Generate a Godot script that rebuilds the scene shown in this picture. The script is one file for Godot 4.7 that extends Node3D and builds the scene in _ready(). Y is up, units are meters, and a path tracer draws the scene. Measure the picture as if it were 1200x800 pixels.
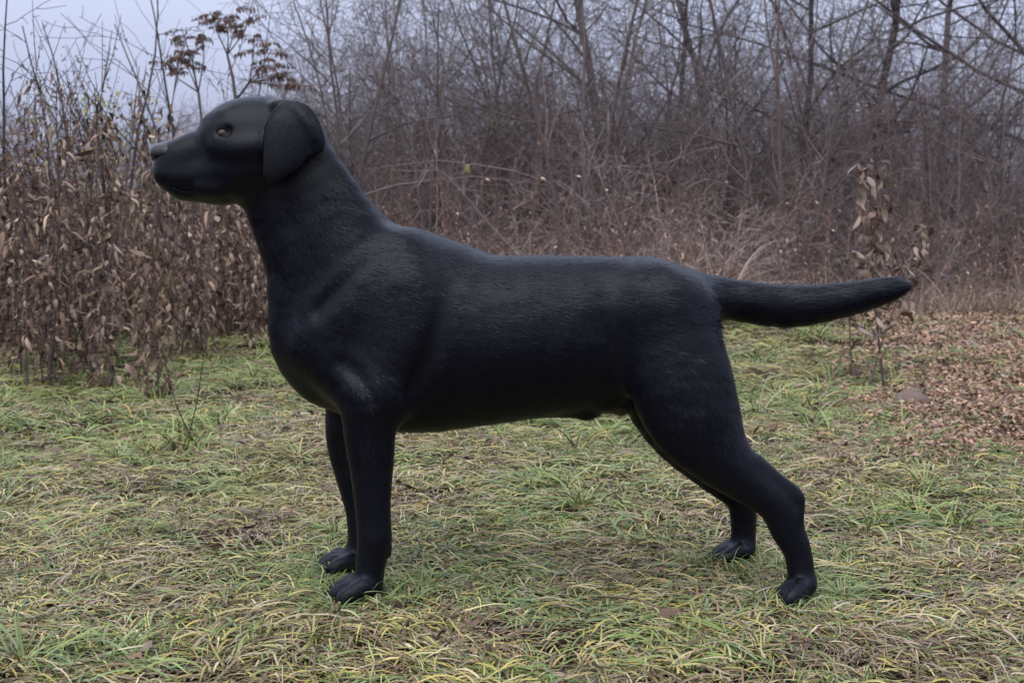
extends Node3D

# ---------------------------------------------------------------- view of the place
const F := 1667.0            # focal length in photograph pixels (1200 wide)
const CAM_H := 0.591         # the photographer crouches
const PITCH := 0.1076
const MID := 2.09            # distance of the dog's middle plane
var view_basis := Basis(Vector3.RIGHT, -PITCH)
var rng := RandomNumberGenerator.new()
var noise := FastNoiseLite.new()
var taken := {}
var mats := {}

func ray(px: float, py: float) -> Vector3:
	return view_basis * Vector3((px - 600.0) / F, (400.0 - py) / F, -1.0)

func at(px: float, py: float, depth: float) -> Vector3:      # a point of the upright plane that far away
	var d := ray(px, py)
	return Vector3(0, CAM_H, 0) + d * (depth / -d.z)

func ground_at(px: float, py: float) -> Vector3:
	var d := ray(px, py)
	var p := Vector3(0, CAM_H, 0) + d * (CAM_H / -d.y)
	p.y = height(p.x, p.z)
	return p

func per_px(depth: float) -> float:
	return depth / F / cos(PITCH)

func height(x: float, z: float) -> float:
	var near := clampf((absf(z + 2.1) - 0.25) / 1.2, 0.0, 1.0)
	var bumps := noise.get_noise_2d(x * 60.0, z * 60.0) * 0.035 + noise.get_noise_2d(x * 14.0 + 50.0, z * 14.0) * 0.05
	return bumps * near

# ---------------------------------------------------------------- helpers
func lin(r: float, g: float, b: float) -> Color:
	return Color(r, g, b).linear_to_srgb()

func mat(called: String, c: Color, rough := 0.8, spec := 0.4) -> StandardMaterial3D:
	var m := StandardMaterial3D.new()
	m.resource_name = called
	m.albedo_color = c
	m.roughness = rough
	m.metallic_specular = spec
	mats[called] = m
	return m

func numbered(called: String) -> String:
	var n: int = taken.get(called, 0)
	taken[called] = n + 1
	return called if n == 0 else "%s_%03d" % [called, n]

func tag(o: Node3D, label: String, category := "", group := "", kind := "") -> Node3D:
	if label: o.set_meta("label", label)
	if category: o.set_meta("category", category)
	if group: o.set_meta("group", group)
	if kind: o.set_meta("kind", kind)
	return o

func thing(called: String, label: String, category: String, where: Vector3, turn := 0.0, group := "") -> Node3D:
	var o := Node3D.new()
	o.name = numbered(called)
	add_child(o)
	o.position = where
	o.rotation.y = turn
	tag(o, label, category, group)
	return o

func part(called: String, m: Mesh, material: Material, parent: Node3D) -> MeshInstance3D:
	var o := MeshInstance3D.new()
	o.name = called
	o.mesh = m
	o.material_override = material
	parent.add_child(o, true)
	return o

func top(called: String, m: Mesh, material: Material) -> MeshInstance3D:
	var o := MeshInstance3D.new()
	o.name = numbered(called)
	o.mesh = m
	o.material_override = material
	add_child(o)
	return o

func scatter(called: String, m: Mesh, material: Material, places: Array, tints: Array, parent: Node3D) -> MultiMeshInstance3D:
	var mm := MultiMesh.new()
	mm.transform_format = MultiMesh.TRANSFORM_3D
	mm.use_colors = true
	mm.mesh = m
	mm.instance_count = places.size()
	for i in places.size():
		mm.set_instance_transform(i, places[i])
		mm.set_instance_color(i, tints[i])
	var o := MultiMeshInstance3D.new()
	o.name = called
	o.multimesh = mm
	o.material_override = material
	parent.add_child(o, true)
	o.set_meta("kind", "stuff")
	return o

class Geo:
	var v := PackedVector3Array()
	var n := PackedVector3Array()
	var c := PackedColorArray()
	var ix := PackedInt32Array()

	func done() -> ArrayMesh:
		var a := []
		a.resize(Mesh.ARRAY_MAX)
		a[Mesh.ARRAY_VERTEX] = v
		a[Mesh.ARRAY_NORMAL] = n
		a[Mesh.ARRAY_COLOR] = c
		a[Mesh.ARRAY_INDEX] = ix
		var m := ArrayMesh.new()
		m.add_surface_from_arrays(Mesh.PRIMITIVE_TRIANGLES, a)
		return m

	func tube(pts: Array, rad: Array, sides: int, col: Color) -> void:
		var base := v.size()
		var side := Vector3.ZERO
		for i in pts.size():
			var p: Vector3 = pts[i]
			var q: Vector3 = pts[mini(i + 1, pts.size() - 1)]
			var o: Vector3 = pts[maxi(i - 1, 0)]
			var d := (q - o).normalized()
			if i == 0:
				side = d.cross(Vector3(0.31, 0.22, 0.93)).normalized()
			else:
				side = (side - d * side.dot(d)).normalized()
			var up := d.cross(side)
			for k in sides:
				var a := TAU * k / sides
				var w := side * cos(a) + up * sin(a)
				v.append(p + w * rad[i])
				n.append(w)
				c.append(col)
		for i in pts.size() - 1:
			for k in sides:
				var a := base + i * sides + k
				var b := base + i * sides + (k + 1) % sides
				ix.append_array([a, a + sides, b, b, a + sides, b + sides])

	func ribbon(pts: Array, wide: Array, across: Vector3, col: Color, col2: Color) -> void:
		var base := v.size()
		var last := pts.size() - 1
		for i in pts.size():
			var p: Vector3 = pts[i]
			var d: Vector3 = (pts[mini(i + 1, last)] - pts[maxi(i - 1, 0)]).normalized()
			var s := (across - d * across.dot(d)).normalized()
			var nn := d.cross(s)
			var cc := col.lerp(col2, float(i) / last)
			v.append(p - s * wide[i])
			v.append(p + s * wide[i])
			n.append(nn); n.append(nn)
			c.append(cc); c.append(cc)
		for i in last:
			var a := base + i * 2
			ix.append_array([a, a + 1, a + 2, a + 1, a + 3, a + 2])

	# a curled dead leaf along the curve of points, folded at the midrib
	func leaf(pts: Array, wide: float, across: Vector3, fold: float, col: Color) -> void:
		var base := v.size()
		var last := pts.size() - 1
		for i in pts.size():
			var p: Vector3 = pts[i]
			var t := float(i) / last
			var w := wide * sin(PI * pow(clampf(t * 0.96 + 0.02, 0, 1), 0.75))
			var d: Vector3 = (pts[mini(i + 1, last)] - pts[maxi(i - 1, 0)]).normalized()
			var s := (across - d * across.dot(d)).normalized()
			var nn := d.cross(s)
			var f := fold * (0.6 + 0.8 * t)
			var l := -s * cos(f) + nn * sin(f)
			var r := s * cos(f) + nn * sin(f)
			v.append(p + l * w); v.append(p); v.append(p + r * w)
			n.append((nn + s * sin(f)).normalized()); n.append(nn); n.append((nn - s * sin(f)).normalized())
			for k in 3: c.append(col)
		for i in last:
			var a := base + i * 3
			ix.append_array([a, a + 1, a + 3, a + 1, a + 4, a + 3, a + 1, a + 2, a + 4, a + 2, a + 5, a + 4])

# ---------------------------------------------------------------- bodies: smooth field of tapered bones, meshed as surface nets
class Field:
	var a := PackedVector3Array()
	var ab := PackedVector3Array()
	var inv := PackedFloat32Array()
	var ra := PackedFloat32Array()
	var rb := PackedFloat32Array()
	var sa := PackedFloat32Array()
	var sb := PackedFloat32Array()
	var k := PackedFloat32Array()      # softness of the join; below zero: carved away
	var g := PackedInt32Array()        # bones of one chain share a number and meet without a bulge
	var chains := 0
	var v := PackedVector3Array()
	var n := PackedVector3Array()
	var ix := PackedInt32Array()

	func bone(p: Vector3, r1: float, s1: float, q: Vector3, r2: float, s2: float, soft: float) -> void:
		a.append(p); ab.append(q - p)
		var l := (q - p).length_squared()
		inv.append(1.0 / l if l > 1e-9 else 0.0)
		ra.append(r1); rb.append(r2); sa.append(s1); sb.append(s2); k.append(soft); g.append(chains)

	func one(i: int, p: Vector3) -> float:
		var q := p - a[i]
		var t := clampf(q.dot(ab[i]) * inv[i], 0.0, 1.0)
		q -= ab[i] * t
		var flat := lerpf(sa[i], sb[i], t)
		q.z /= flat
		var l := q.length() + 1e-7
		q.z /= flat
		var r := lerpf(ra[i], rb[i], t)
		return maxf((l - r) * l / (q.length() + 1e-7), -r * minf(flat, 1.0))

	func value(p: Vector3, list: PackedInt32Array) -> float:
		var d := 1e3
		var last := list.size() - 1
		var e := 1e3
		for j in last + 1:
			var i := list[j]
			var q := p - a[i]
			var t := clampf(q.dot(ab[i]) * inv[i], 0.0, 1.0)
			q -= ab[i] * t
			var flat := lerpf(sa[i], sb[i], t)
			q.z /= flat
			var l := q.length() + 1e-7
			q.z /= flat
			var r := lerpf(ra[i], rb[i], t)
			var one_d := maxf((l - r) * l / (q.length() + 1e-7), -r * minf(flat, 1.0))
			var h := 0.0016 - absf(e - one_d)
			e = minf(e, one_d)
			if h > 0.0: e -= h * h / 0.0064
			if j < last and g[list[j + 1]] == g[i]: continue
			var w := k[i]
			if w >= 0.0:
				h = w - absf(d - e)
				d = minf(d, e)
				if h > 0.0: d -= h * h / (4.0 * w)
			else:
				e = -e
				w = -w
				h = w - absf(d - e)
				d = maxf(d, e)
				if h > 0.0: d += h * h / (4.0 * w)
			e = 1e3
		return d

	func build(lo: Vector3, hi: Vector3, cell: float, skip := AABB()) -> void:
		var first := v.size()
		var first_ix := ix.size()
		const B := 4
		var nb := Vector3i(((hi - lo) / (cell * B)).ceil())
		var nx := nb.x * B + 1
		var ny := nb.y * B + 1
		var nz := nb.z * B + 1
		var grid := PackedFloat32Array()
		grid.resize(nx * ny * nz)
		grid.fill(1e9)
		var made := PackedInt32Array()
		made.resize(nx * ny * nz)
		made.fill(-1)
		var reach := cell * B * 0.5 * sqrt(3.0)
		var active := []
		var ds := PackedFloat32Array()
		ds.resize(a.size())
		var cand := {}
		for bz in nb.z:
			for by in nb.y:
				for bx in nb.x:
					var c := lo + Vector3(bx + 0.5, by + 0.5, bz + 0.5) * cell * B
					if skip.has_volume() and skip.encloses(AABB(c - Vector3.ONE * cell * B * 0.5, Vector3.ONE * cell * B)): continue
					var big := Vector3i(bx, by, bz) / 6
					if not cand.has(big):
						var bc := lo + (Vector3(big) + Vector3(0.5, 0.5, 0.5)) * cell * B * 6
						var some := PackedInt32Array()
						for i in a.size():
							var q := bc - a[i]
							q -= ab[i] * clampf(q.dot(ab[i]) * inv[i], 0.0, 1.0)
							if q.length() - maxf(ra[i] * maxf(1.0, sa[i]), rb[i] * maxf(1.0, sb[i])) < reach * 6.0 + 0.06: some.append(i)
						cand[big] = some
					var near: PackedInt32Array = cand[big]
					if near.is_empty(): continue
					var least := 1e3
					for i in near:
						var e := one(i, c)
						ds[i] = e
						if k[i] >= 0.0: least = minf(least, e)
					if least > reach * 1.3 + 0.008: continue
					var list := PackedInt32Array()
					for i in near:
						if (ds[i] < least + 2.2 * reach + absf(k[i])) if k[i] >= 0.0 else (ds[i] < reach * 1.5 + 0.01): list.append(i)
					if absf(value(c, list)) > reach * 1.25 + 0.002: continue
					active.append(Vector3i(bx, by, bz) * B)
					var g := Vector3i(bx, by, bz) * B
					for z in B + 1:
						for y in B + 1:
							var row := ((g.z + z) * ny + g.y + y) * nx + g.x
							for x in B + 1:
								if grid[row + x] > 1e8:
									grid[row + x] = value(lo + Vector3(g.x + x, g.y + y, g.z + z) * cell, list)
		var off := [0, 1, nx, nx + 1, nx * ny, nx * ny + 1, nx * ny + nx, nx * ny + nx + 1]
		var edges := [[0, 1], [2, 3], [4, 5], [6, 7], [0, 2], [1, 3], [4, 6], [5, 7], [0, 4], [1, 5], [2, 6], [3, 7]]
		for g: Vector3i in active:
			for z in B:
				for y in B:
					var row := ((g.z + z) * ny + g.y + y) * nx + g.x
					for x in B:
						var at := row + x
						var mask := 0
						for q in 8:
							if grid[at + off[q]] < 0.0: mask |= 1 << q
						if mask == 0 or mask == 255: continue
						var sum := Vector3.ZERO
						var count := 0
						for e in edges:
							var p: int = e[0]
							var q: int = e[1]
							if (mask >> p & 1) == (mask >> q & 1): continue
							var f: float = grid[at + off[p]]
							var t: float = f / (f - grid[at + off[q]])
							var c0 := Vector3(p & 1, p >> 1 & 1, p >> 2)
							sum += c0 + (Vector3(q & 1, q >> 1 & 1, q >> 2) - c0) * t
							count += 1
						made[at] = v.size()
						v.append(lo + (Vector3(g.x + x, g.y + y, g.z + z) + sum / count) * cell)
		var steps := [1, nx, nx * ny]
		for g: Vector3i in active:
			for z in B:
				for y in B:
					var row := ((g.z + z) * ny + g.y + y) * nx + g.x
					for x in B:
						var at := row + x
						if made[at] < 0: continue
						for ax in 3:
							var inside := grid[at] < 0.0
							if inside == (grid[at + steps[ax]] < 0.0): continue
							var u: int = steps[(ax + 1) % 3]
							var w: int = steps[(ax + 2) % 3]
							var q := [made[at], made[at - u], made[at - u - w], made[at - w]]
							if q[1] < 0 or q[2] < 0 or q[3] < 0: continue
							if inside: ix.append_array([q[0], q[2], q[1], q[0], q[3], q[2]])
							else: ix.append_array([q[0], q[1], q[2], q[0], q[2], q[3]])
		n.resize(v.size())
		for i in range(first, v.size()): n[i] = Vector3.ZERO
		for i in range(first_ix, ix.size(), 3):
			var f := (v[ix[i + 2]] - v[ix[i]]).cross(v[ix[i + 1]] - v[ix[i]])
			n[ix[i]] += f; n[ix[i + 1]] += f; n[ix[i + 2]] += f
		for i in range(first, n.size()): n[i] = n[i].normalized()

	func done() -> ArrayMesh:
		var s := []
		s.resize(Mesh.ARRAY_MAX)
		s[Mesh.ARRAY_VERTEX] = v
		s[Mesh.ARRAY_NORMAL] = n
		s[Mesh.ARRAY_INDEX] = ix
		var m := ArrayMesh.new()
		m.add_surface_from_arrays(Mesh.PRIMITIVE_TRIANGLES, s)
		return m

# ---------------------------------------------------------------- the dog
var dog_at := Vector3.ZERO

func put(f: Field, x: float, y: float, z: float, r: float, wide: float, x2: float, y2: float, z2: float, r2: float, wide2: float, soft: float) -> void:
	# photograph pixels for place and radius in the side view, metres for the distance from the middle plane and the half width (0: round)
	var s := per_px(MID - z)
	var s2 := per_px(MID - z2)
	f.bone(at(x, y, MID - z) - dog_at, r * s, wide / (r * s) if wide > 0.0 else 1.0, at(x2, y2, MID - z2) - dog_at, r2 * s2, wide2 / (r2 * s2) if wide2 > 0.0 else 1.0, soft)
	f.chains += 1

func limb(f: Field, soft: float, pts: Array, cuts := 3) -> void:
	# a smooth run of bones through [x, y, z, radius, half width] places
	var row := []
	for i in pts.size() - 1:
		for c in cuts:
			row.append(along(pts, i, float(c) / cuts))
	row.append(pts[-1])
	for i in row.size() - 1:
		var a: Array = row[i]
		var b: Array = row[i + 1]
		put(f, a[0], a[1], a[2], a[3], a[4], b[0], b[1], b[2], b[3], b[4], soft)
		f.chains -= 1
	f.chains += 1

func along(pts: Array, i: int, t: float) -> Array:
	var out := []
	for j in 5:
		var p1: float = pts[i][j]
		var p2: float = pts[i + 1][j]
		var p0: float = pts[i - 1][j] if i > 0 else 2.0 * p1 - p2
		var p3: float = pts[i + 2][j] if i + 2 < pts.size() else 2.0 * p2 - p1
		out.append(0.5 * (2.0 * p1 + (p2 - p0) * t + (2.0 * p0 - 5.0 * p1 + 4.0 * p2 - p3) * t * t + (3.0 * p1 - p0 - 3.0 * p2 + p3) * t * t * t))
	return out

func make_dog() -> void:
	dog_at = Vector3(at(600, 690, MID).x, 0, -MID)
	var root := thing("dog", "black short haired dog standing in the grass facing left, tail held straight out", "dog", dog_at)
	var f := Field.new()
	# trunk
	limb(f, 0.02, [[408, 394, 0, 84, 0.086], [440, 389, 0, 104, 0.096], [482, 389, 0, 117, 0.105], [560, 397, 0, 101, 0.108], [640, 392, 0, 94, 0.098], [700, 387, 0, 88, 0.083], [757, 376, 0, 74, 0.082], [782, 372, 0, 57, 0.076]])
	# neck, from between the shoulders to the skull
	limb(f, 0.03, [[462, 345, 0, 76, 0.086], [428, 352, 0, 88, 0.088], [392, 304, 0, 79, 0.072], [362, 255, 0, 67, 0.056], [334, 205, 0, 57, 0.052]])
	# skull, cheeks, muzzle
	limb(f, 0.02, [[332, 170, 0, 50, 0.060], [308, 166, 0, 53, 0.064], [284, 162, 0, 46, 0.060], [264, 162, 0, 33, 0.050], [258, 158, 0, 23, 0.036]])
	put(f, 290, 198, 0, 38, 0.058, 258, 201, 0, 35, 0.046, 0.02)
	limb(f, 0.005, [[262, 178, 0, 27, 0.042], [238, 178.5, 0, 27.5, 0.035], [215, 183, 0, 23, 0.032], [203, 185, 0, 20, 0.026], [199, 187, 0, 16, 0.020]])
	limb(f, 0.010, [[256, 205, 0, 30, 0.040], [228, 204, 0, 29, 0.037], [212, 203, 0, 26, 0.034], [200, 201, 0, 20, 0.029]])
	put(f, 214, 221, 0, 11, 0.026, 264, 226, 0, 12, 0.034, 0.008)
	for s: float in [1.0, -1.0]:
		# cheek, brow, lids of each side
		put(f, 300, 188, 0.034 * s, 26, 0.026, 280, 196, 0.030 * s, 24, 0.024, 0.02)
		put(f, 248.5, 143, 0.017 * s, 10.5, 0.013, 268, 138, 0.034 * s, 11, 0.012, 0.006)
		put(f, 260, 155, 0.053 * s, 8.0, 0.013, 265, 155.3, 0.054 * s, 8.0, 0.013, -0.006)
		limb(f, 0.004, [[249, 156, 0.0415 * s, 2.4, 0.003], [255, 151.5, 0.0456 * s, 3.0, 0.004], [263, 149.6, 0.0486 * s, 3.3, 0.0044], [275, 156, 0.0485 * s, 2.7, 0.0036]])
		limb(f, 0.004, [[249, 156, 0.0415 * s, 2.3, 0.003], [256, 159.6, 0.0455 * s, 2.6, 0.0037], [264, 160.9, 0.0482 * s, 2.6, 0.0037], [275, 157, 0.0485 * s, 2.3, 0.0032]])
		limb(f, 0.02, [[258, 170, 0.046 * s, 7, 0.008], [276, 172, 0.056 * s, 8, 0.009], [298, 170, 0.060 * s, 8, 0.009]])
		limb(f, -0.014, [[272, 226, 0.056 * s, 5, 0.008], [288, 216, 0.066 * s, 5, 0.008], [304, 222, 0.072 * s, 5, 0.008]])
		# the line of the mouth, the droop of the lip
		limb(f, -0.0026, [[194, 212, 0.036 * s, 1.4, 0.018], [205, 219.5, 0.040 * s, 2.0, 0.020], [222, 223, 0.044 * s, 2.6, 0.020], [244, 225, 0.047 * s, 2.6, 0.020], [266, 223, 0.050 * s, 2.0, 0.016]])
		limb(f, 0.012, [[236, 219, 0.031 * s, 6, 0.008], [256, 220, 0.036 * s, 7, 0.008], [268, 214, 0.039 * s, 7, 0.008]])
		# the muscle that runs down the side of the neck
		limb(f, 0.022, [[352, 178, 0.028 * s, 32, 0.026], [384, 236, 0.036 * s, 40, 0.030], [410, 292, 0.044 * s, 46, 0.034], [436, 345, 0.054 * s, 46, 0.034]])
		# ear
		limb(f, 0.014, [[324, 123, 0.038 * s, 7, 0.012], [339, 125, 0.050 * s, 10, 0.013], [357, 140, 0.055 * s, 15, 0.013]])
		limb(f, 0.0035, [[343, 148, 0.060 * s, 30, 0.006], [338, 166, 0.070 * s, 29, 0.0052], [327, 187, 0.0755 * s, 19, 0.0044], [318, 203.5, 0.0755 * s, 10.5, 0.004]], 7)
		limb(f, 0.0035, [[344, 148, 0.060 * s, 30, 0.006], [357, 159, 0.065 * s, 22, 0.0052], [368, 168, 0.067 * s, 11, 0.0045]], 6)
		limb(f, 0.006, [[346, 128, 0.062 * s, 5, 0.005], [360, 142, 0.068 * s, 6, 0.006], [367, 160, 0.070 * s, 5, 0.004]])
		# shoulder blade, point of the shoulder, upper arm
		limb(f, 0.03, [[470, 302, 0.040 * s, 30, 0.036], [432, 345, 0.060 * s, 38, 0.036], [398, 387, 0.062 * s, 38, 0.034], [374, 406, 0.038 * s, 28, 0.030]])
		limb(f, 0.03, [[380, 406, 0.050 * s, 28, 0.032], [410, 440, 0.074 * s, 34, 0.034], [440, 466, 0.084 * s, 34, 0.034]])
		limb(f, 0.03, [[478, 345, 0.070 * s, 34, 0.032], [464, 400, 0.082 * s, 36, 0.032], [446, 455, 0.086 * s, 31, 0.032]])
		# haunch
		put(f, 770, 352, 0.045 * s, 44, 0.046, 800, 356, 0.035 * s, 34, 0.044, 0.03)
	# hollows between the muscles: behind the upper arm, before the shoulder, at the flank, over the hock
	for s: float in [1.0, -1.0]:
		limb(f, -0.016, [[516, 360, 0.119 * s, 9, 0.011], [504, 410, 0.118 * s, 11, 0.013], [484, 458, 0.110 * s, 9, 0.011]])
		limb(f, -0.016, [[440, 286, 0.107 * s, 9, 0.012], [404, 325, 0.107 * s, 9, 0.012], [368, 362, 0.097 * s, 9, 0.012]])
		limb(f, -0.014, [[400, 424, 0.114 * s, 6, 0.008], [424, 446, 0.120 * s, 6, 0.007], [436, 470, 0.126 * s, 5, 0.006]])
		limb(f, -0.024, [[708, 380, 0.108 * s, 18, 0.02], [722, 424, 0.106 * s, 22, 0.024], [732, 458, 0.100 * s, 15, 0.02]])
		limb(f, -0.016, [[812, 356, 0.094 * s, 9, 0.012], [832, 402, 0.112 * s, 8, 0.010], [840, 455, 0.120 * s, 8, 0.010]])
	limb(f, -0.010, [[866, 532, 0.120, 6, 0.008], [894, 559, 0.115, 6, 0.008], [916, 580, 0.112, 5, 0.006]])
	put(f, 462, 474, 0.095, 8, 0.012, 464, 482, 0.095, 6, 0.010, 0.012)
	# breastbone, sheath, fold of the flank
	limb(f, 0.03, [[342, 345, 0, 24, 0.034], [345, 402, 0, 23, 0.032], [376, 442, 0, 23, 0.034]])
	put(f, 640, 472, 0, 9, 0.012, 690, 479, 0, 11, 0.013, 0.02)
	put(f, 690, 479, 0, 10, 0.012, 685, 484, 0, 6, 0.008, 0.01)
	put(f, 712, 468, 0.02, 12, 0.02, 728, 474, -0.02, 12, 0.02, 0.02)
	# front legs
	limb(f, 0.02, [[436, 462, 0.086, 34, 0.034], [433, 500, 0.088, 31, 0.031], [435, 540, 0.089, 26.5, 0.027], [436.5, 588, 0.090, 21.5, 0.023], [438, 612, 0.090, 20.5, 0.023], [438.5, 632, 0.090, 20.5, 0.024], [435, 654, 0.090, 18, 0.022], [431, 682, 0.090, 17, 0.023]])
	put(f, 455, 640, 0.088, 4, 0.0, 456.5, 648, 0.088, 3, 0.0, 0.006)
	paw(f, 430, 684, 0.090, 391, 694, 12.0, 0.0)
	limb(f, 0.02, [[418, 464, -0.072, 36, 0.034], [411, 503, -0.072, 30, 0.031], [413, 536, -0.072, 26, 0.027], [423, 588, -0.071, 20.5, 0.023], [426, 612, -0.070, 19.5, 0.022], [425, 632, -0.070, 18, 0.022], [417, 652, -0.070, 15, 0.021]])
	paw(f, 414, 654, -0.070, 380, 660, 10.5, 0.0)
	# hind legs
	limb(f, 0.024, [[783, 378, 0.050, 55, 0.048], [796, 438, 0.068, 61, 0.046], [812, 484, 0.078, 56, 0.042], [834, 521, 0.084, 42, 0.035], [861, 550, 0.088, 31, 0.027], [890, 574, 0.090, 23.5, 0.021], [911, 593, 0.090, 21, 0.019], [923, 619, 0.090, 20, 0.018], [935, 645, 0.090, 16.5, 0.017], [940, 676, 0.090, 16, 0.019]])
	limb(f, 0.012, [[888, 540, 0.090, 8, 0.009], [913, 560, 0.090, 7, 0.007], [932, 577, 0.090, 8.5, 0.010], [937, 588, 0.090, 7, 0.009], [934, 604, 0.090, 7, 0.009]])
	paw(f, 941, 684, 0.090, 918, 694, 11.5, 0.35)
	limb(f, 0.03, [[770, 400, -0.050, 58, 0.046], [772, 455, -0.075, 46, 0.042], [796, 508, -0.098, 34, 0.036], [838, 553, -0.118, 24, 0.027], [866, 580, -0.126, 18, 0.021], [871.5, 606, -0.130, 15.5, 0.019], [871, 638, -0.130, 14.5, 0.019]])
	paw(f, 870, 642, -0.130, 841, 648, 10.0, 0.0)
	# tail
	limb(f, 0.02, [[752, 336, 0, 30, 0.05], [800, 345, 0, 27, 0.042], [836, 348, 0, 24, 0.032]])
	limb(f, 0.008, [[782, 352, 0, 36, 0.045], [815, 349, 0, 29, 0.036], [850, 349, 0, 24, 0.029], [920, 358, 0, 25, 0.028], [985, 351, 0, 20.5, 0.023], [1033, 340, 0, 16, 0.019], [1052, 335.5, 0, 11.5, 0.013]])
	var t0 := Time.get_ticks_msec()
	var corner := at(396, 256, MID) - dog_at
	var head_lo := Vector3(at(165, 200, MID).x - dog_at.x, corner.y, -0.11)
	var head_hi := Vector3(corner.x, at(300, 98, MID).y, 0.11)
	f.build(at(165, 720, MID) - dog_at + Vector3(0, -0.03, -0.2), at(1085, 95, MID) - dog_at + Vector3(0, 0.03, 0.2), 0.0047, AABB(head_lo, head_hi - head_lo))
	f.build(head_lo, head_hi, 0.0025)
	print("dog ", f.v.size(), " vertices, ", Time.get_ticks_msec() - t0, " ms")
	var coat := mat("black_coat", lin(0.0018, 0.0023, 0.0062), 0.44, 0.29)
	part("body", f.done(), coat, root)
	dog_fur(f, root)
	dog_face(root)
	root.position.y = -0.0015

func paw(f: Field, x: float, y: float, z: float, tx: float, ty: float, r: float, outward: float) -> void:
	# the pad and four toes, spread sideways; the two in the middle reach further
	put(f, x, y, z, r * 1.4, 0.027, lerpf(x, tx, 0.35), y + 5, z, r * 1.1, 0.029, 0.010)
	for i in 4:
		var side := (i - 1.5) * 0.0195
		var reach := 1.0 if i in [1, 2] else 0.60
		var zz := z + side + outward * 0.02
		# knuckle, then the tip bent down to the ground
		var ground := ground_y(MID - zz)
		var kx := lerpf(x, tx, 0.24 + 0.36 * reach)
		var ex := lerpf(x, tx, 0.36 + 0.60 * reach)
		limb(f, 0.0018, [[lerpf(x, tx, 0.1), y + 2, z + side * 0.75, r * 0.95, 0.013], [kx, ground - r * 1.2, zz, r * 0.98, 0.0122], [ex, ground - r * 0.72, zz + side * 0.12, r * 0.84, 0.0112]], 2)

func ground_y(depth: float) -> float:       # photograph row of level ground that far away
	var lo := 230.0
	var hi := 900.0
	for i in 40:
		var m := (lo + hi) * 0.5
		if at(600, m, depth).y > 0.0: lo = m
		else: hi = m
	return lo

func hair_way(p: Vector3) -> Vector3:       # which way the coat lies
	var w := p + dog_at
	var q := view_basis.inverse() * (w - Vector3(0, CAM_H, 0))
	var px := 600.0 + F * q.x / -q.z
	var py := 400.0 - F * q.y / -q.z
	if px > 830.0 and py < 392.0: return Vector3(1, 0.05, 0)
	if py > 500.0: return Vector3(0.25, -1, 0)
	if px < 300.0 and py < 250.0: return Vector3(1, -0.25, 0)
	var neck := clampf((460.0 - px) / 110.0, 0.0, 1.0) * clampf((400.0 - py) / 90.0, 0.0, 1.0)
	var leg := clampf((py - 380.0) / 120.0, 0.0, 1.0) * clampf((absf(px - 620.0) - 120.0) / 60.0, 0.0, 1.0)
	return Vector3(1, -0.22, 0).lerp(Vector3(0.75, -0.8, 0), neck).lerp(Vector3(0.3, -1, 0), leg)

func dog_fur(f: Field, root: Node3D) -> void:
	var v := PackedVector3Array()
	var n := PackedVector3Array()
	var ix := PackedInt32Array()
	var c := PackedColorArray()
	rng.seed = 11
	for i in range(0, f.ix.size(), 3):
		var a := f.v[f.ix[i]]
		var b := f.v[f.ix[i + 1]]
		var d := f.v[f.ix[i + 2]]
		var want := (b - a).cross(d - a).length() * 0.5 * 215000.0
		var mid := (a + b + d) / 3.0
		var way := hair_way(mid)
		var w := mid + dog_at
		var q := view_basis.inverse() * (w - Vector3(0, CAM_H, 0))
		var px := 600.0 + F * q.x / -q.z
		var py := 400.0 - F * q.y / -q.z
		var long := 0.0125
		if px < 330.0 and py < 250.0: long = 0.0075
		elif px < 390.0 and py < 222.0: long = 0.008
		elif py > 540.0: long = 0.007
		elif px > 830.0 and py < 395.0: long = 0.018
		if px < 202.0: long = 0.003
		if absf(px - 263.0) < 14.0 and absf(py - 155.0) < 10.0: long = 0.0
		if long == 0.0: continue
		if w.y < 0.03: want *= 0.5
		while want > 0.0:
			if want < 1.0 and rng.randf() > want: break
			want -= 1.0
			var s := rng.randf()
			var t := rng.randf()
			if s + t > 1.0:
				s = 1.0 - s
				t = 1.0 - t
			var nn := (f.n[f.ix[i]] * (1.0 - s - t) + f.n[f.ix[i + 1]] * s + f.n[f.ix[i + 2]] * t).normalized()
			var p := a + (b - a) * s + (d - a) * t - nn * 0.0008
			var dir := way + Vector3(rng.randf_range(-0.18, 0.18), rng.randf_range(-0.18, 0.18), rng.randf_range(-0.18, 0.18))
			dir = (dir - nn * dir.dot(nn)).normalized()
			var side := dir.cross(nn) * (0.00028 + 0.014 * long)
			var l := long * rng.randf_range(0.6, 1.25)
			var tip := p + dir * l + nn * (l * rng.randf_range(0.04, 0.26))
			var k := v.size()
			v.append(p - side); v.append(p + side); v.append(tip)
			var clump := noise.get_noise_3d(p.x * 900.0, p.y * 2600.0, p.z * 1500.0) * 1.6
			var hn := (nn + dir * (rng.randf_range(-0.18, 0.12) + clump * 0.34) + side.normalized() * rng.randf_range(-0.2, 0.2)).normalized()
			n.append(hn); n.append(hn); n.append(hn)
			var tone := rng.randf_range(0.75, 1.25)
			for j in 3: c.append(Color(0.0021 * tone, 0.0027 * tone, 0.0090 * tone))
			ix.append_array([k, k + 2, k + 1])
	var g := Geo.new()
	g.v = v; g.n = n; g.ix = ix; g.c = c
	var m := mat("black_hair", Color.WHITE, 0.35, 0.365)
	m.vertex_color_use_as_albedo = true
	part("short_fur", g.done(), m, root).set_meta("kind", "stuff")
	print("hairs ", v.size() / 3)

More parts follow.
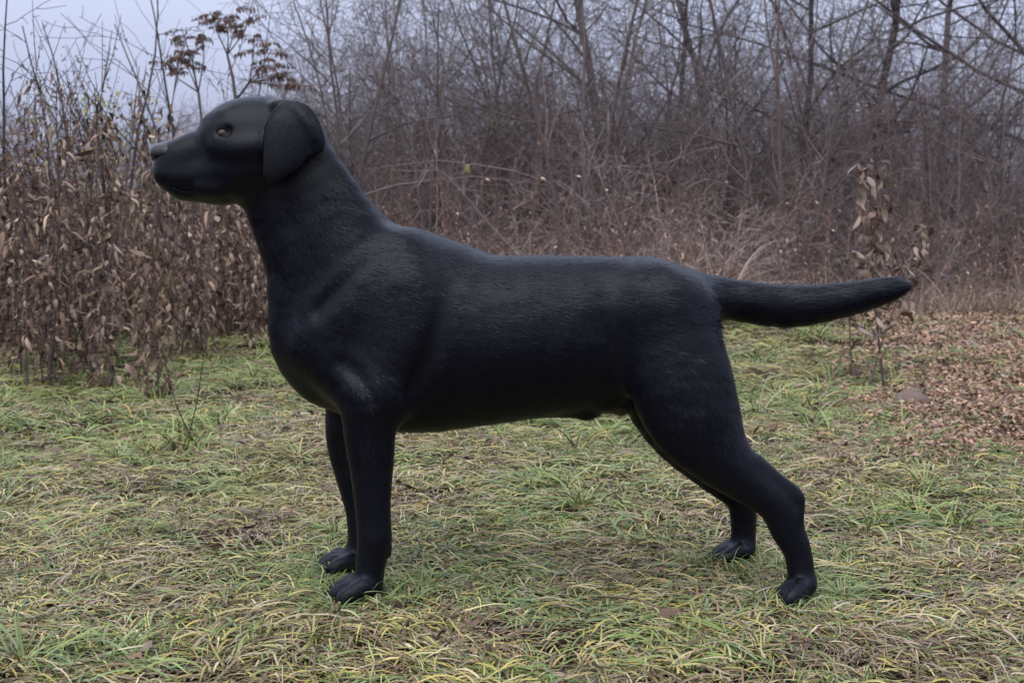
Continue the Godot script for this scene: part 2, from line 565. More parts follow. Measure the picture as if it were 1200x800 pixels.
func dog_face(root: Node3D) -> void:
	# nose leather with a nostril on each side
	var f := Field.new()
	put(f, 186, 177, 0, 10, 0.019, 195, 176, 0, 11.5, 0.021, 0.006)
	put(f, 183, 184, 0, 5, 0.009, 190, 188, 0, 6, 0.010, 0.006)
	for s: float in [1.0, -1.0]:
		put(f, 187, 178.5, 0.012 * s, 8.2, 0.0095, 195, 178, 0.0175 * s, 8.2, 0.0085, 0.005)
		limb(f, -0.002, [[184, 183.5, 0.016 * s, 2.2, 0.004], [190, 184.5, 0.0245 * s, 3.0, 0.006], [195, 182.5, 0.0275 * s, 2.6, 0.006], [199, 178.5, 0.028 * s, 1.6, 0.004]])
	put(f, 175, 184, 0, 0.9, 0.0, 184, 194, 0, 0.9, 0.0, -0.002)
	f.build(at(172, 200, MID) - dog_at + Vector3(0, 0, -0.032), at(208, 160, MID) - dog_at + Vector3(0, 0, 0.032), 0.0016)
	var leather := mat("nose_leather", lin(0.012, 0.012, 0.016), 0.36, 0.42)
	var fine := FastNoiseLite.new()
	fine.frequency = 0.06
	fine.noise_type = FastNoiseLite.TYPE_CELLULAR
	var tex := NoiseTexture2D.new()
	tex.width = 256; tex.height = 256; tex.seamless = true
	tex.noise = fine
	leather.heightmap_enabled = true
	leather.heightmap_texture = tex
	leather.heightmap_scale = 0.06
	leather.uv1_triplanar = true
	leather.uv1_scale = Vector3(30, 30, 30)
	part("nose", f.done(), leather, root)
	var white := mat("eye_brown", lin(0.055, 0.024, 0.009), 0.25, 0.35)
	var black := mat("pupil_black", lin(0.003, 0.003, 0.003), 0.06, 0.6)
	for s: float in [1.0, -1.0]:
		var ball := SphereMesh.new()
		ball.radius = 0.0098
		ball.height = 0.0196
		var o := part("eye", ball, white, root)
		o.position = at(262.5, 155.5, MID - 0.0448 * s) - dog_at
		var look := Vector3(-0.62, 0.05, s).normalized()
		var disc := SphereMesh.new()
		disc.radius = 0.0045
		disc.height = 0.0026
		var p := part("pupil", disc, black, o)
		p.position = look * 0.0092
		p.basis = Basis(Quaternion(Vector3.UP, look))
	# claws
	var g := Geo.new()
	g.tube([Vector3.ZERO, Vector3(-0.004, -0.0008, 0), Vector3(-0.0065, -0.0035, 0)], [0.0028, 0.0022, 0.0006], 7, Color.WHITE)
	var claw := g.done()
	var horn := mat("claw_horn", lin(0.008, 0.008, 0.009), 0.5, 0.3)
	for w in [[391, 694, 0.090, 430], [380, 660, -0.070, 414], [918, 694, 0.097, 941], [841, 648, -0.130, 870]]:
		for i in 4:
			var zz: float = w[2] + (i - 1.5) * 0.019
			var gy := ground_y(MID - zz)
			var ex: float = lerpf(w[3], w[0], 1.0 if i in [1, 2] else 0.82) - 8.0
			part("claw", claw, horn, root).position = at(ex, gy - 8.0, MID - zz) - dog_at

# ---------------------------------------------------------------- the place
func _ready() -> void:
	noise.seed = 5
	noise.frequency = 0.02
	var cam := Camera3D.new()
	cam.name = "camera"
	add_child(cam)
	cam.position = Vector3(0, CAM_H, 0)
	cam.basis = view_basis
	cam.fov = rad_to_deg(2.0 * atan(400.0 / F))
	cam.near = 0.05
	cam.far = 900.0
	var lens := CameraAttributesPhysical.new()
	lens.frustum_focal_length = 50.0
	lens.exposure_aperture = 12.5
	lens.frustum_focus_distance = 2.02
	cam.attributes = lens
	cam.fov = rad_to_deg(2.0 * atan(400.0 / F))
	var around := WorldEnvironment.new()
	around.name = "surroundings"
	var env := Environment.new()
	var sky_m := ProceduralSkyMaterial.new()
	sky_m.sky_top_color = lin(0.68, 0.77, 1.0)
	sky_m.sky_horizon_color = lin(0.101, 0.110, 0.148)
	sky_m.sky_curve = 0.8
	sky_m.ground_bottom_color = lin(0.10, 0.10, 0.07)
	sky_m.ground_horizon_color = lin(0.30, 0.31, 0.36)
	sky_m.sky_energy_multiplier = 1.35
	sky_m.sun_angle_max = 0.0
	var sky := Sky.new()
	sky.sky_material = sky_m
	env.background_mode = Environment.BG_SKY
	env.sky = sky
	env.tonemap_mode = Environment.TONE_MAPPER_LINEAR
	env.tonemap_exposure = 2.15
	env.sdfgi_enabled = true
	env.ssao_enabled = true
	env.ssil_enabled = true
	around.environment = env
	add_child(around)
	var sun := DirectionalLight3D.new()
	sun.name = "overcast_sun"
	add_child(sun)
	sun.rotation_degrees = Vector3(-62, -25, 0)
	sun.light_energy = 0.5
	sun.light_angular_distance = 60.0
	sun.light_color = Color(0.95, 0.97, 1.0)
	sun.shadow_enabled = true
	make_ground()
	make_dog()
	make_grass()
	make_shrubs()
	make_weeds()
	make_details()

func make_ground() -> void:
	var g := Geo.new()
	var xs := []
	var zs := []
	var x := 0.0
	var step := 0.08
	while x < 320.0:
		xs.append(x)
		x += step
		if x > 3.5: step *= 1.3
	var all := []
	for i in range(xs.size() - 1, 0, -1): all.append(-xs[i])
	all.append_array(xs)
	for behind: float in [320.0, 160.0, 80.0, 40.0, 20.0, 10.0, 6.0, 4.0, 3.0, 2.2]: zs.append(behind)
	var z := 1.5
	step = 0.08
	while z > -500.0:
		zs.append(z)
		z -= step
		if z < -7.0: step *= 1.25
	for zz: float in zs:
		for xx: float in all:
			g.v.append(Vector3(xx, height(xx, zz) - 0.004, zz))
			var e := 0.05
			g.n.append(Vector3(height(xx - e, zz) - height(xx + e, zz), 2 * e, height(xx, zz - e) - height(xx, zz + e)).normalized())
			var k := noise.get_noise_2d(xx * 40.0, zz * 40.0 + 90.0)
			var far := clampf((-zz - 5.0) / 3.0, 0.0, 1.0)
			var col := Color(0.050, 0.036, 0.026).lerp(Color(0.075, 0.058, 0.036), clampf(k + 0.5, 0, 1))
			col = col.lerp(Color(0.12, 0.082, 0.06), far)
			g.c.append(col.lerp(Color(0.155, 0.155, 0.075), clampf((zz + 0.6) / 1.0, 0.0, 1.0)))
	var w := all.size()
	for j in zs.size() - 1:
		for i in w - 1:
			var a := j * w + i
			g.ix.append_array([a, a + w, a + 1, a + 1, a + w, a + w + 1])
	var m := mat("soil", Color.WHITE, 0.95, 0.2)
	m.vertex_color_use_as_albedo = true
	var nt := NoiseTexture2D.new()
	nt.width = 512; nt.height = 512; nt.seamless = true
	var fn := FastNoiseLite.new()
	fn.frequency = 0.03
	fn.fractal_octaves = 5
	nt.noise = fn
	var ramp := Gradient.new()
	ramp.set_color(0, Color(0.55, 0.5, 0.45))
	ramp.set_color(1, Color(1.0, 0.97, 0.92))
	nt.color_ramp = ramp
	m.albedo_texture = nt
	m.uv1_triplanar = true
	m.uv1_world_triplanar = true
	m.uv1_scale = Vector3(2.2, 2.2, 2.2)
	var o := top("ground", g.done(), m)
	tag(o, "", "", "", "structure")

const GREENS := [Color(0.095, 0.165, 0.040), Color(0.130, 0.205, 0.060), Color(0.125, 0.195, 0.095), Color(0.185, 0.245, 0.075), Color(0.22, 0.27, 0.12)]
const STRAWS := [Color(0.39, 0.33, 0.13), Color(0.37, 0.31, 0.09), Color(0.42, 0.36, 0.20), Color(0.31, 0.27, 0.09), Color(0.46, 0.40, 0.27), Color(0.40, 0.31, 0.10)]
const BROWNS := [Color(0.19, 0.13, 0.095), Color(0.11, 0.075, 0.058), Color(0.25, 0.18, 0.14), Color(0.31, 0.245, 0.205)]

func blade(g: Geo, base: Vector3, az: float, long: float, wide: float, rise: float, bend: float, col: Color, floor_y := 0.002) -> void:
	# rises at the angle `rise`, droops over and lies along the ground
	var pts := []
	var wd := []
	var p := base
	var el := rise
	var n := 6
	for i in n + 1:
		pts.append(p)
		var t := float(i) / n
		wd.append(wide * 0.5 * (1.0 - pow(t, 2.6)) + 0.0001)
		var d := Vector3(cos(az) * cos(el), sin(el), sin(az) * cos(el))
		p += d * (long / n)
		if p.y < floor_y:
			p.y = floor_y + rng.randf() * 0.006
			el = rng.randf_range(0.0, 0.35)
		else:
			el -= rng.randf_range(0.05, 0.36) * (1.0 if rise < 1.0 else 1.25)
		az += bend / n
	var across := Vector3(-sin(az), rng.randf_range(-0.7, 0.7), cos(az))
	var shade := rng.randf_range(0.7, 1.3)
	col = Color(col.r * shade, col.g * shade, col.b * shade)
	g.ribbon(pts, wd, across, col.lerp(Color(0.3, 0.25, 0.15), 0.25), col)

func pick(list: Array) -> Color:
	return list[rng.randi() % list.size()]

func make_grass() -> void:
	rng.seed = 21
	var m := mat("grass_blades", Color.WHITE, 0.6, 0.35)
	m.vertex_color_use_as_albedo = true
	m.backlight_enabled = true
	m.backlight = Color(0.4, 0.4, 0.3)
	# kinds of patch: flattened green, flattened straw, brown thatch, upright green tuft
	var kinds := [[], [], [], []]
	for kind in 4:
		for k in 9:
			var g := Geo.new()
			var lay := rng.randf() * TAU
			var count: int = [60, 62, 60, 30][kind]
			for i in count:
				var r := sqrt(rng.randf()) * (0.085 if kind < 3 else 0.024)
				var a := rng.randf() * TAU
				var base := Vector3(cos(a) * r, rng.randf_range(0.0, 0.008), sin(a) * r)
				var roll := rng.randf()
				var col: Color
				match kind:
					0: col = pick(GREENS) if roll < 0.72 else pick(STRAWS) if roll < 0.90 else pick(BROWNS)
					1: col = pick(STRAWS) if roll < 0.50 else pick(GREENS) if roll < 0.76 else pick(BROWNS)
					2: col = pick(BROWNS) if roll < 0.68 else pick(STRAWS) if roll < 0.90 else pick(GREENS)
					3: col = pick(GREENS) if roll < 0.9 else pick(STRAWS)
				if kind < 3:
					var az := lay + rng.randf_range(-0.55, 0.55) if rng.randf() < 0.7 else rng.randf() * TAU
					blade(g, base, az, rng.randf_range(0.03, 0.095), rng.randf_range(0.0014, 0.0032), rng.randf_range(0.02, 0.45), rng.randf_range(-0.45, 0.45), col)
				else:
					blade(g, base, a + rng.randf_range(-0.6, 0.6), rng.randf_range(0.05, 0.125), rng.randf_range(0.0018, 0.0038), rng.randf_range(0.2, 1.1), rng.randf_range(-0.4, 0.4), col)
			kinds[kind].append(g.done())
	var places := []
	var tints := []
	for kind in 4:
		places.append([]); tints.append([])
		for k in 9:
			places[kind].append([]); tints[kind].append([])
	var z := -1.15
	while z > -9.5:
		var half := 0.40 * -z + 0.35
		var per := 340.0 if z > -3.2 else 240.0 if z > -5.0 else 130.0
		var n := int(per * half * 2.0 * 0.1)
		for i in n:
			var x := rng.randf_range(-half, half)
			var zz := z - rng.randf() * 0.1
			# brown leaf carpet to the right at the back, weeds beyond
			var c := carpet(x, zz)
			var beyond := clampf((-zz - 5.6) / 1.5, 0.0, 1.0)
			if rng.randf() < maxf(c * 0.52, beyond * 0.75): continue
			var green := noise.get_noise_2d(x * 90.0, zz * 90.0) + 0.7 * noise.get_noise_2d(x * 300.0 + 40.0, zz * 300.0)
			green += 0.34 * clampf((-zz - 2.5) / 1.2, 0.0, 1.0) - 0.06
			var bare_spot := noise.get_noise_2d(x * 200.0 - 70.0, zz * 200.0 + 11.0)
			if bare_spot < -0.3 and rng.randf() < 0.22: continue
			var kind := 0 if green > 0.06 else 1 if green > -0.22 else 2
			if bare_spot < -0.2: kind = 2
			elif rng.randf() < 0.25: kind = rng.randi() % 3
			if green > 0.05 and rng.randf() < (0.13 if zz > -3.0 else 0.2): kind = 3
			if kind == 3 and absf(zz + 2.1) < 0.3 and absf(x) < 0.8 and rng.randf() < 0.85: kind = 0
			var s := rng.randf_range(0.75, 1.2) * (1.0 if zz > -3.4 else 1.15)
			var t := Transform3D(Basis(Vector3.UP, rng.randf() * TAU).scaled(Vector3(s, s * rng.randf_range(0.6, 1.15), s)), Vector3(x, height(x, zz) - 0.003, zz))
			var k := rng.randi() % 9
			places[kind][k].append(t)
			var b := rng.randf_range(0.75, 1.12)
			tints[kind][k].append(Color(b * 1.04, b * rng.randf_range(0.97, 1.05), b * rng.randf_range(0.82, 1.02)))
		z -= 0.1
	# the blades that the paws stand among
	for w in [[415, 700, 0.090], [400, 668, -0.07], [935, 700, 0.09], [858, 655, -0.13]]:
		var foot := at(w[0], w[1], MID - float(w[2]))
		for i in 26:
			var a := rng.randf() * TAU
			var p := foot + Vector3(cos(a) * rng.randf_range(0.03, 0.085), 0, sin(a) * rng.randf_range(0.035, 0.08))
			p.y = height(p.x, p.z)
			var s := rng.randf_range(0.35, 0.6)
			var kd := 3 if rng.randf() < 0.5 else rng.randi() % 3
			var k := rng.randi() % 9
			places[kd][k].append(Transform3D(Basis(Vector3.UP, rng.randf() * TAU).scaled(Vector3(s, s, s)), p))
			tints[kd][k].append(Color(1, 1, 1))
	var names := ["green_grass", "straw_grass", "brown_thatch", "grass_tufts"]
	var labels := ["flattened green grass blades lying across the meadow", "flattened yellow straw coloured grass lying across the meadow", "brown matted dead grass between the green blades", "small upright tufts of fresh green grass"]
	for kind in 4:
		var o := thing(names[kind], labels[kind], "grass", Vector3.ZERO)
		o.set_meta("kind", "stuff")
		for k in 9: scatter("blades", kinds[kind][k], m, places[kind][k], tints[kind][k], o)
	make_litter()

func carpet(x: float, z: float) -> float:
	var edge := x - 0.235 * -z + 0.02 + 0.12 * noise.get_noise_2d(x * 70.0, z * 70.0)
	return clampf(edge * 1.5 + 0.15, 0.0, 1.0) * clampf((-z - 2.9) / 0.7, 0.0, 1.0)

func make_litter() -> void:
	# curled dead leaves: a carpet at the right, strewn thinly over the meadow
	var leaf := mat("dead_leaf", Color.WHITE, 0.8, 0.3)
	leaf.vertex_color_use_as_albedo = true
	leaf.backlight_enabled = true
	leaf.backlight = Color(0.30, 0.26, 0.22)
	var o := thing("leaf_litter", "brown curled dead leaves strewn over the ground, thickest at the right", "leaf litter", Vector3.ZERO)
	o.set_meta("kind", "stuff")
	for k in 7:
		var g := Geo.new()
		for j in 3:
			curl(g, Vector3(rng.randf_range(-0.03, 0.03), rng.randf_range(0.006, 0.02), rng.randf_range(-0.03, 0.03)), rng.randf() * TAU, rng.randf_range(-0.1, 0.7), rng.randf_range(0.018, 0.038), rng.randf_range(0.004, 0.009), pick(LEAF_TONES))
		var places := []
		var tints := []
		for i in 900:
			var z := -1.3 - 7.5 * pow(rng.randf(), 0.7)
			var half := 0.40 * -z + 0.3
			var x := rng.randf_range(-half, half)
			var c := carpet(x, z)
			var patch := noise.get_noise_2d(x * 200.0 - 70.0, z * 200.0 + 11.0) < -0.2
			var keep := maxf(c, clampf((-z - 5.4) / 1.2, 0.0, 0.8))
			if rng.randf() > maxf(keep, 0.24 if patch else 0.012): continue
			var s := rng.randf_range(0.6, 1.15) * (1.0 if z > -3.0 else 1.2)
			places.append(Transform3D(Basis(Vector3.UP, rng.randf() * TAU).rotated(Vector3.RIGHT, rng.randf_range(-0.5, 0.5)).scaled(Vector3(s, s, s)), Vector3(x, height(x, z) + (0.004 if keep > 0.3 else 0.006), z)))
			var b := rng.randf_range(0.45, 0.95) if keep < 0.3 else rng.randf_range(0.8, 1.5)
			tints.append(Color(b * 1.05, b, b))
		for i in 4200:
			var z := -2.9 - 4.5 * rng.randf()
			var x := rng.randf_range(0.22 * -z, 0.40 * -z + 0.3)
			if rng.randf() > carpet(x, z) * 0.7: continue
			var s := rng.randf_range(0.4, 0.9)
			places.append(Transform3D(Basis(Vector3.UP, rng.randf() * TAU).rotated(Vector3.RIGHT, rng.randf_range(-0.6, 0.6)).scaled(Vector3(s, s, s)), Vector3(x, height(x, z) + 0.004, z)))
			var b := rng.randf_range(0.85, 1.9)
			tints.append(Color(b * 1.06, b * 0.98, b * 0.90))
		scatter("leaves", g.done(), leaf, places, tints, o)

# ---------------------------------------------------------------- bare bushes and trees
func grow(g: Geo, p: Vector3, dir: Vector3, long: float, r: float, level: int, plan: Array, col: Color, lift := 0.03) -> void:
	var seg: int = [9, 5, 4, 3][level]
	var pts := [p]
	var rad := [r]
	var d := dir
	for i in seg:
		var wander: float = [0.13, 0.22, 0.26, 0.3][level]
		d = (d + Vector3(rng.randf_range(-wander, wander), rng.randf_range(-wander, wander) + lift, rng.randf_range(-wander, wander))).normalized()
		p += d * (long / seg)
		pts.append(p)
		rad.append(maxf(r * (1.0 - 0.8 * (i + 1) / seg), 0.0012))
	g.tube(pts, rad, [6, 4, 3, 3][level], col * rng.randf_range(0.6, 1.6))
	if level >= plan.size(): return
	var kids: int = plan[level]
	for k in kids:
		var t := lerpf(0.12 if level == 0 else 0.1, 0.99, (k + rng.randf()) / kids)
		var fi := t * seg
		var i := mini(int(fi), seg - 1)
		var q: Vector3 = pts[i].lerp(pts[i + 1], fi - i)
		var along_it: Vector3 = (pts[i + 1] - pts[i]).normalized()
		var out := along_it.cross(Vector3(rng.randf_range(-1, 1), rng.randf_range(-1, 1), rng.randf_range(-1, 1))).normalized()
		var nd := (along_it * rng.randf_range(0.2, 0.9) + out * rng.randf_range(0.6, 1.1)).normalized()
		var l: float = long * [0.40, 0.5, 0.5, 0.4][level] * (1.05 - 0.5 * t) * rng.randf_range(0.6, 1.3)
		grow(g, q, nd, l, maxf(lerpf(rad[i], rad[i + 1], fi - i) * rng.randf_range(0.4, 0.62), 0.0017), level + 1, plan, col, lift)

func bare(stems: int, tall: float, r: float, spread: float, plan: Array, col: Color, lift := 0.03) -> Array:     # [trunk mesh, branch mesh]
	var trunk := Geo.new()
	var crown := Geo.new()
	for s in stems:
		var a := TAU * (s + rng.randf()) / stems
		var off := Vector3(cos(a), 0, sin(a)) * rng.randf() * spread * 0.25
		var tilt := rng.randf_range(0.15, 1.0) * spread
		split_off(trunk, crown, off - Vector3(0, 0.03, 0), Vector3(cos(a) * tilt, 1.0, sin(a) * tilt).normalized(), tall * rng.randf_range(0.7, 1.1), r * rng.randf_range(0.55, 1.1), plan, col, lift)
	return [trunk.done(), crown.done()]

func split_off(trunk: Geo, crown: Geo, p: Vector3, lean: Vector3, tall: float, r: float, plan: Array, col: Color, lift: float) -> void:
	var st := Geo.new()
	grow(st, p, lean, tall, r, 0, plan, col, lift)
	# the first tube is the stem itself
	var cut := 10 * 6
	var cut_ix := 9 * 6 * 6
	var b := trunk.v.size()
	trunk.v.append_array(st.v.slice(0, cut)); trunk.n.append_array(st.n.slice(0, cut)); trunk.c.append_array(st.c.slice(0, cut))
	for i in st.ix.slice(0, cut_ix): trunk.ix.append(i + b)
	b = crown.v.size() - cut
	crown.v.append_array(st.v.slice(cut)); crown.n.append_array(st.n.slice(cut)); crown.c.append_array(st.c.slice(cut))
	for i in st.ix.slice(cut_ix): crown.ix.append(i + b)

func place_bare(shape: Array, called: String, label: String, category: String, p: Vector3, turn: float, s: float, group: String) -> Node3D:
	var o := thing(called, label, category, p, turn, group)
	o.scale = Vector3(s, s, s)
	part("trunk" if category == "tree" else "stems", shape[0], mats.bark, o)
	part("crown" if category == "tree" else "twigs", shape[1], mats.bark, o).set_meta("kind", "stuff")
	return o

func stand(px: float, dist: float) -> Vector3:
	var p := at(px, 220, dist)
	p.y = height(p.x, p.z)
	return p

func make_shrubs() -> void:
	rng.seed = 33
	var bark := mat("bark", Color.WHITE, 0.85, 0.25)
	bark.vertex_color_use_as_albedo = true
	var grey := Color(0.128, 0.106, 0.106)
	var shapes := []
	for k in 4: shapes.append(bare(6, 2.1, 0.012, 0.9, [14, 6, 4], grey.lerp(Color(0.15, 0.105, 0.10), rng.randf()), 0.0))
	for k in 4: shapes.append(bare(4, 2.6, 0.017, 0.5, [16, 6, 4], grey.lerp(Color(0.13, 0.10, 0.10), rng.randf()), 0.03))
	var low := []
	for k in 5: low.append(bare(9, 0.85, 0.006, 1.4, [9, 4], Color(0.37, 0.275, 0.255).lerp(Color(0.16, 0.13, 0.13), rng.randf()), -0.03))
	var trees := []
	for k in 4: trees.append(bare(1, 4.4, 0.034, 0.14, [30, 8, 5], Color(0.062, 0.053, 0.056)))
	# the thicket behind the dog and to the right
	var many := 64
	for i in many:
		var px := 350.0 + 875.0 * pow((i + rng.randf()) / many, 1.12)
		var dist := rng.randf_range(7.4, 13.0)
		place_bare(shapes[i % 8], "bare_bush", "leafless grey brown bush in the dense thicket behind the dog", "bush", stand(px, dist), rng.randf() * TAU, rng.randf_range(0.6, 1.0) * (0.95 if px < 560.0 else 1.0 if px < 850.0 else 0.85), "bare bushes of the thicket behind the dog")
	for i in 70:
		var px := 330.0 + 900.0 * (i + rng.randf()) / 70.0
		place_bare(low[i % 5], "low_bush", "low tangled leafless bush at the foot of the thicket", "bush", stand(px, rng.randf_range(7.2, 11.0)), rng.randf() * TAU, rng.randf_range(0.65, 1.2), "low bushes at the foot of the thicket")
	for w in [[738, 10.4, 0, 1.1, 0.4, "dark leafless tree whose trunk rises behind the middle of the dog's back"], [770, 11.0, 2, 0.95, 3.3, "second dark leafless tree behind the dog's back, just right of the first"],
			[945, 9.8, 1, 1.15, 2.0, "dark leafless tree rising behind the middle of the dog's tail"],
			[1008, 9.2, 2, 1.2, 4.1, "thickest dark leafless tree, behind the outer half of the tail"], [1192, 9.0, 3, 1.2, 1.1, "dark leafless tree at the far right edge of the thicket"],
			[848, 11.5, 3, 1.0, 3.0, "slim leafless tree behind the root of the dog's tail"], [1100, 11.8, 0, 1.1, 5.0, "slim leafless tree right of the dry leafy stalk"]]:
		place_bare(trees[w[2]], "bare_tree", w[5], "tree", stand(w[0], w[1]), w[4], w[3], "dark bare trees of the thicket")
	# far bushes that close the view
	for i in 52:
		var px := -40.0 + 1290.0 * (i + rng.randf()) / 52.0
		var dist := rng.randf_range(16.0, 30.0)
		var left := px < 330.0
		var big := (0.042 if left else 0.026 + 0.022 * clampf((px - 330.0) / 300.0, 0.0, 1.0) * (1.0 if px < 850.0 else 0.5)) * dist * rng.randf_range(0.8, 1.2)
		place_bare(shapes[(i * 3) % 4], "far_bush", "small hazy leafless bush far behind the brown weeds" if left else "hazy leafless bush far behind the thicket", "bush", stand(px, dist), rng.randf() * TAU, big, "distant bushes over the weeds" if left else "distant bushes behind the thicket")

# ---------------------------------------------------------------- dead weeds
const LEAF_TONES := [Color(0.185, 0.120, 0.092), Color(0.115, 0.074, 0.062), Color(0.26, 0.18, 0.135), Color(0.20, 0.150, 0.130), Color(0.075, 0.050, 0.044), Color(0.34, 0.25, 0.19), Color(0.14, 0.085, 0.064)]

func curl(g: Geo, p: Vector3, az: float, el: float, long: float, wide: float, col: Color) -> void:
	var pts := [p]
	var twist := rng.randf_range(-0.6, 0.6)
	for i in 5:
		p += Vector3(cos(az) * cos(el), sin(el), sin(az) * cos(el)) * (long / 5)
		pts.append(p)
		el -= rng.randf_range(-0.25, 0.75)
		az += rng.randf_range(-0.45, 0.45) + twist
	g.leaf(pts, wide, Vector3(-sin(az), rng.randf_range(-0.8, 0.8), cos(az)), rng.randf_range(0.2, 1.25), col * rng.randf_range(0.6, 1.5))

func weed_stem(s: Geo, tall: float, sprigs: int, l: Geo, size: float) -> Array:
	var pts := [Vector3(0, -0.02, 0)]
	var rad := [0.0042]
	var lean := Vector3(rng.randf_range(-0.16, 0.16), 1, rng.randf_range(-0.16, 0.16))
	for i in 8:
		lean += Vector3(rng.randf_range(-0.07, 0.07), 0, rng.randf_range(-0.07, 0.07))
		pts.append(pts[i] + lean.normalized() * tall / 8)
		rad.append(0.0042 * (1.0 - 0.09 * (i + 1)))
	var wood := Color(0.095, 0.068, 0.063) * rng.randf_range(0.7, 1.6)
	s.tube(pts, rad, 5, wood)
	for k in sprigs:
		var t := rng.randf_range(0.55, 1.0) * 8
		var i := mini(int(t), 7)
		var p: Vector3 = pts[i].lerp(pts[i + 1], t - i)
		var az := rng.randf() * TAU
		var d := Vector3(cos(az) * 0.5, 0.8, sin(az) * 0.5).normalized()
		var n := rng.randf_range(0.08, 0.26)
		s.tube([p, p + d * n * 0.5, p + (d + Vector3(0, 0.25, 0)) * n], [0.0020, 0.0016, 0.0010], 3, wood)
		for j in 4: curl(l, p + d * n * rng.randf_range(0.4, 1.05), rng.randf() * TAU, rng.randf_range(-0.9, 0.6), size * rng.randf_range(0.2, 0.45), size * 0.07, pick(LEAF_TONES) * 0.7)
	return pts

func weed_shape(tall: float, leaves: int, low: float, size: float, sprigs: int, high := 0.88) -> Array:     # [stem mesh, leaf mesh]
	var s := Geo.new()
	var l := Geo.new()
	var pts := weed_stem(s, tall, sprigs, l, size)
	var wood := Color(0.09, 0.06, 0.052)
	for k in leaves:
		var t := lerpf(low, high, (k + rng.randf()) / leaves) * 8
		var i := mini(int(t), 7)
		var p: Vector3 = pts[i].lerp(pts[i + 1], t - i)
		var az := rng.randf() * TAU
		var q := p + Vector3(cos(az), rng.randf_range(-0.3, 0.3), sin(az)) * rng.randf_range(0.01, 0.055)
		s.tube([p, q], [0.0012, 0.0008], 3, wood)
		curl(l, q, az, rng.randf_range(-1.5, 0.2), size * rng.randf_range(0.3, 1.3), size * rng.randf_range(0.07, 0.20), pick(LEAF_TONES))
	return [s.done(), l.done()]

func leafy(m_stem: Mesh, m_leaf: Mesh, called: String, label: String, p: Vector3, turn: float, s: float, group: String) -> Node3D:
	var o := thing(called, label, "weed", p, turn, group)
	o.scale = Vector3(s, s, s)
	part("stem", m_stem, mats.dead_leaf, o)
	part("leaves", m_leaf, mats.dead_leaf, o).set_meta("kind", "stuff")
	return o

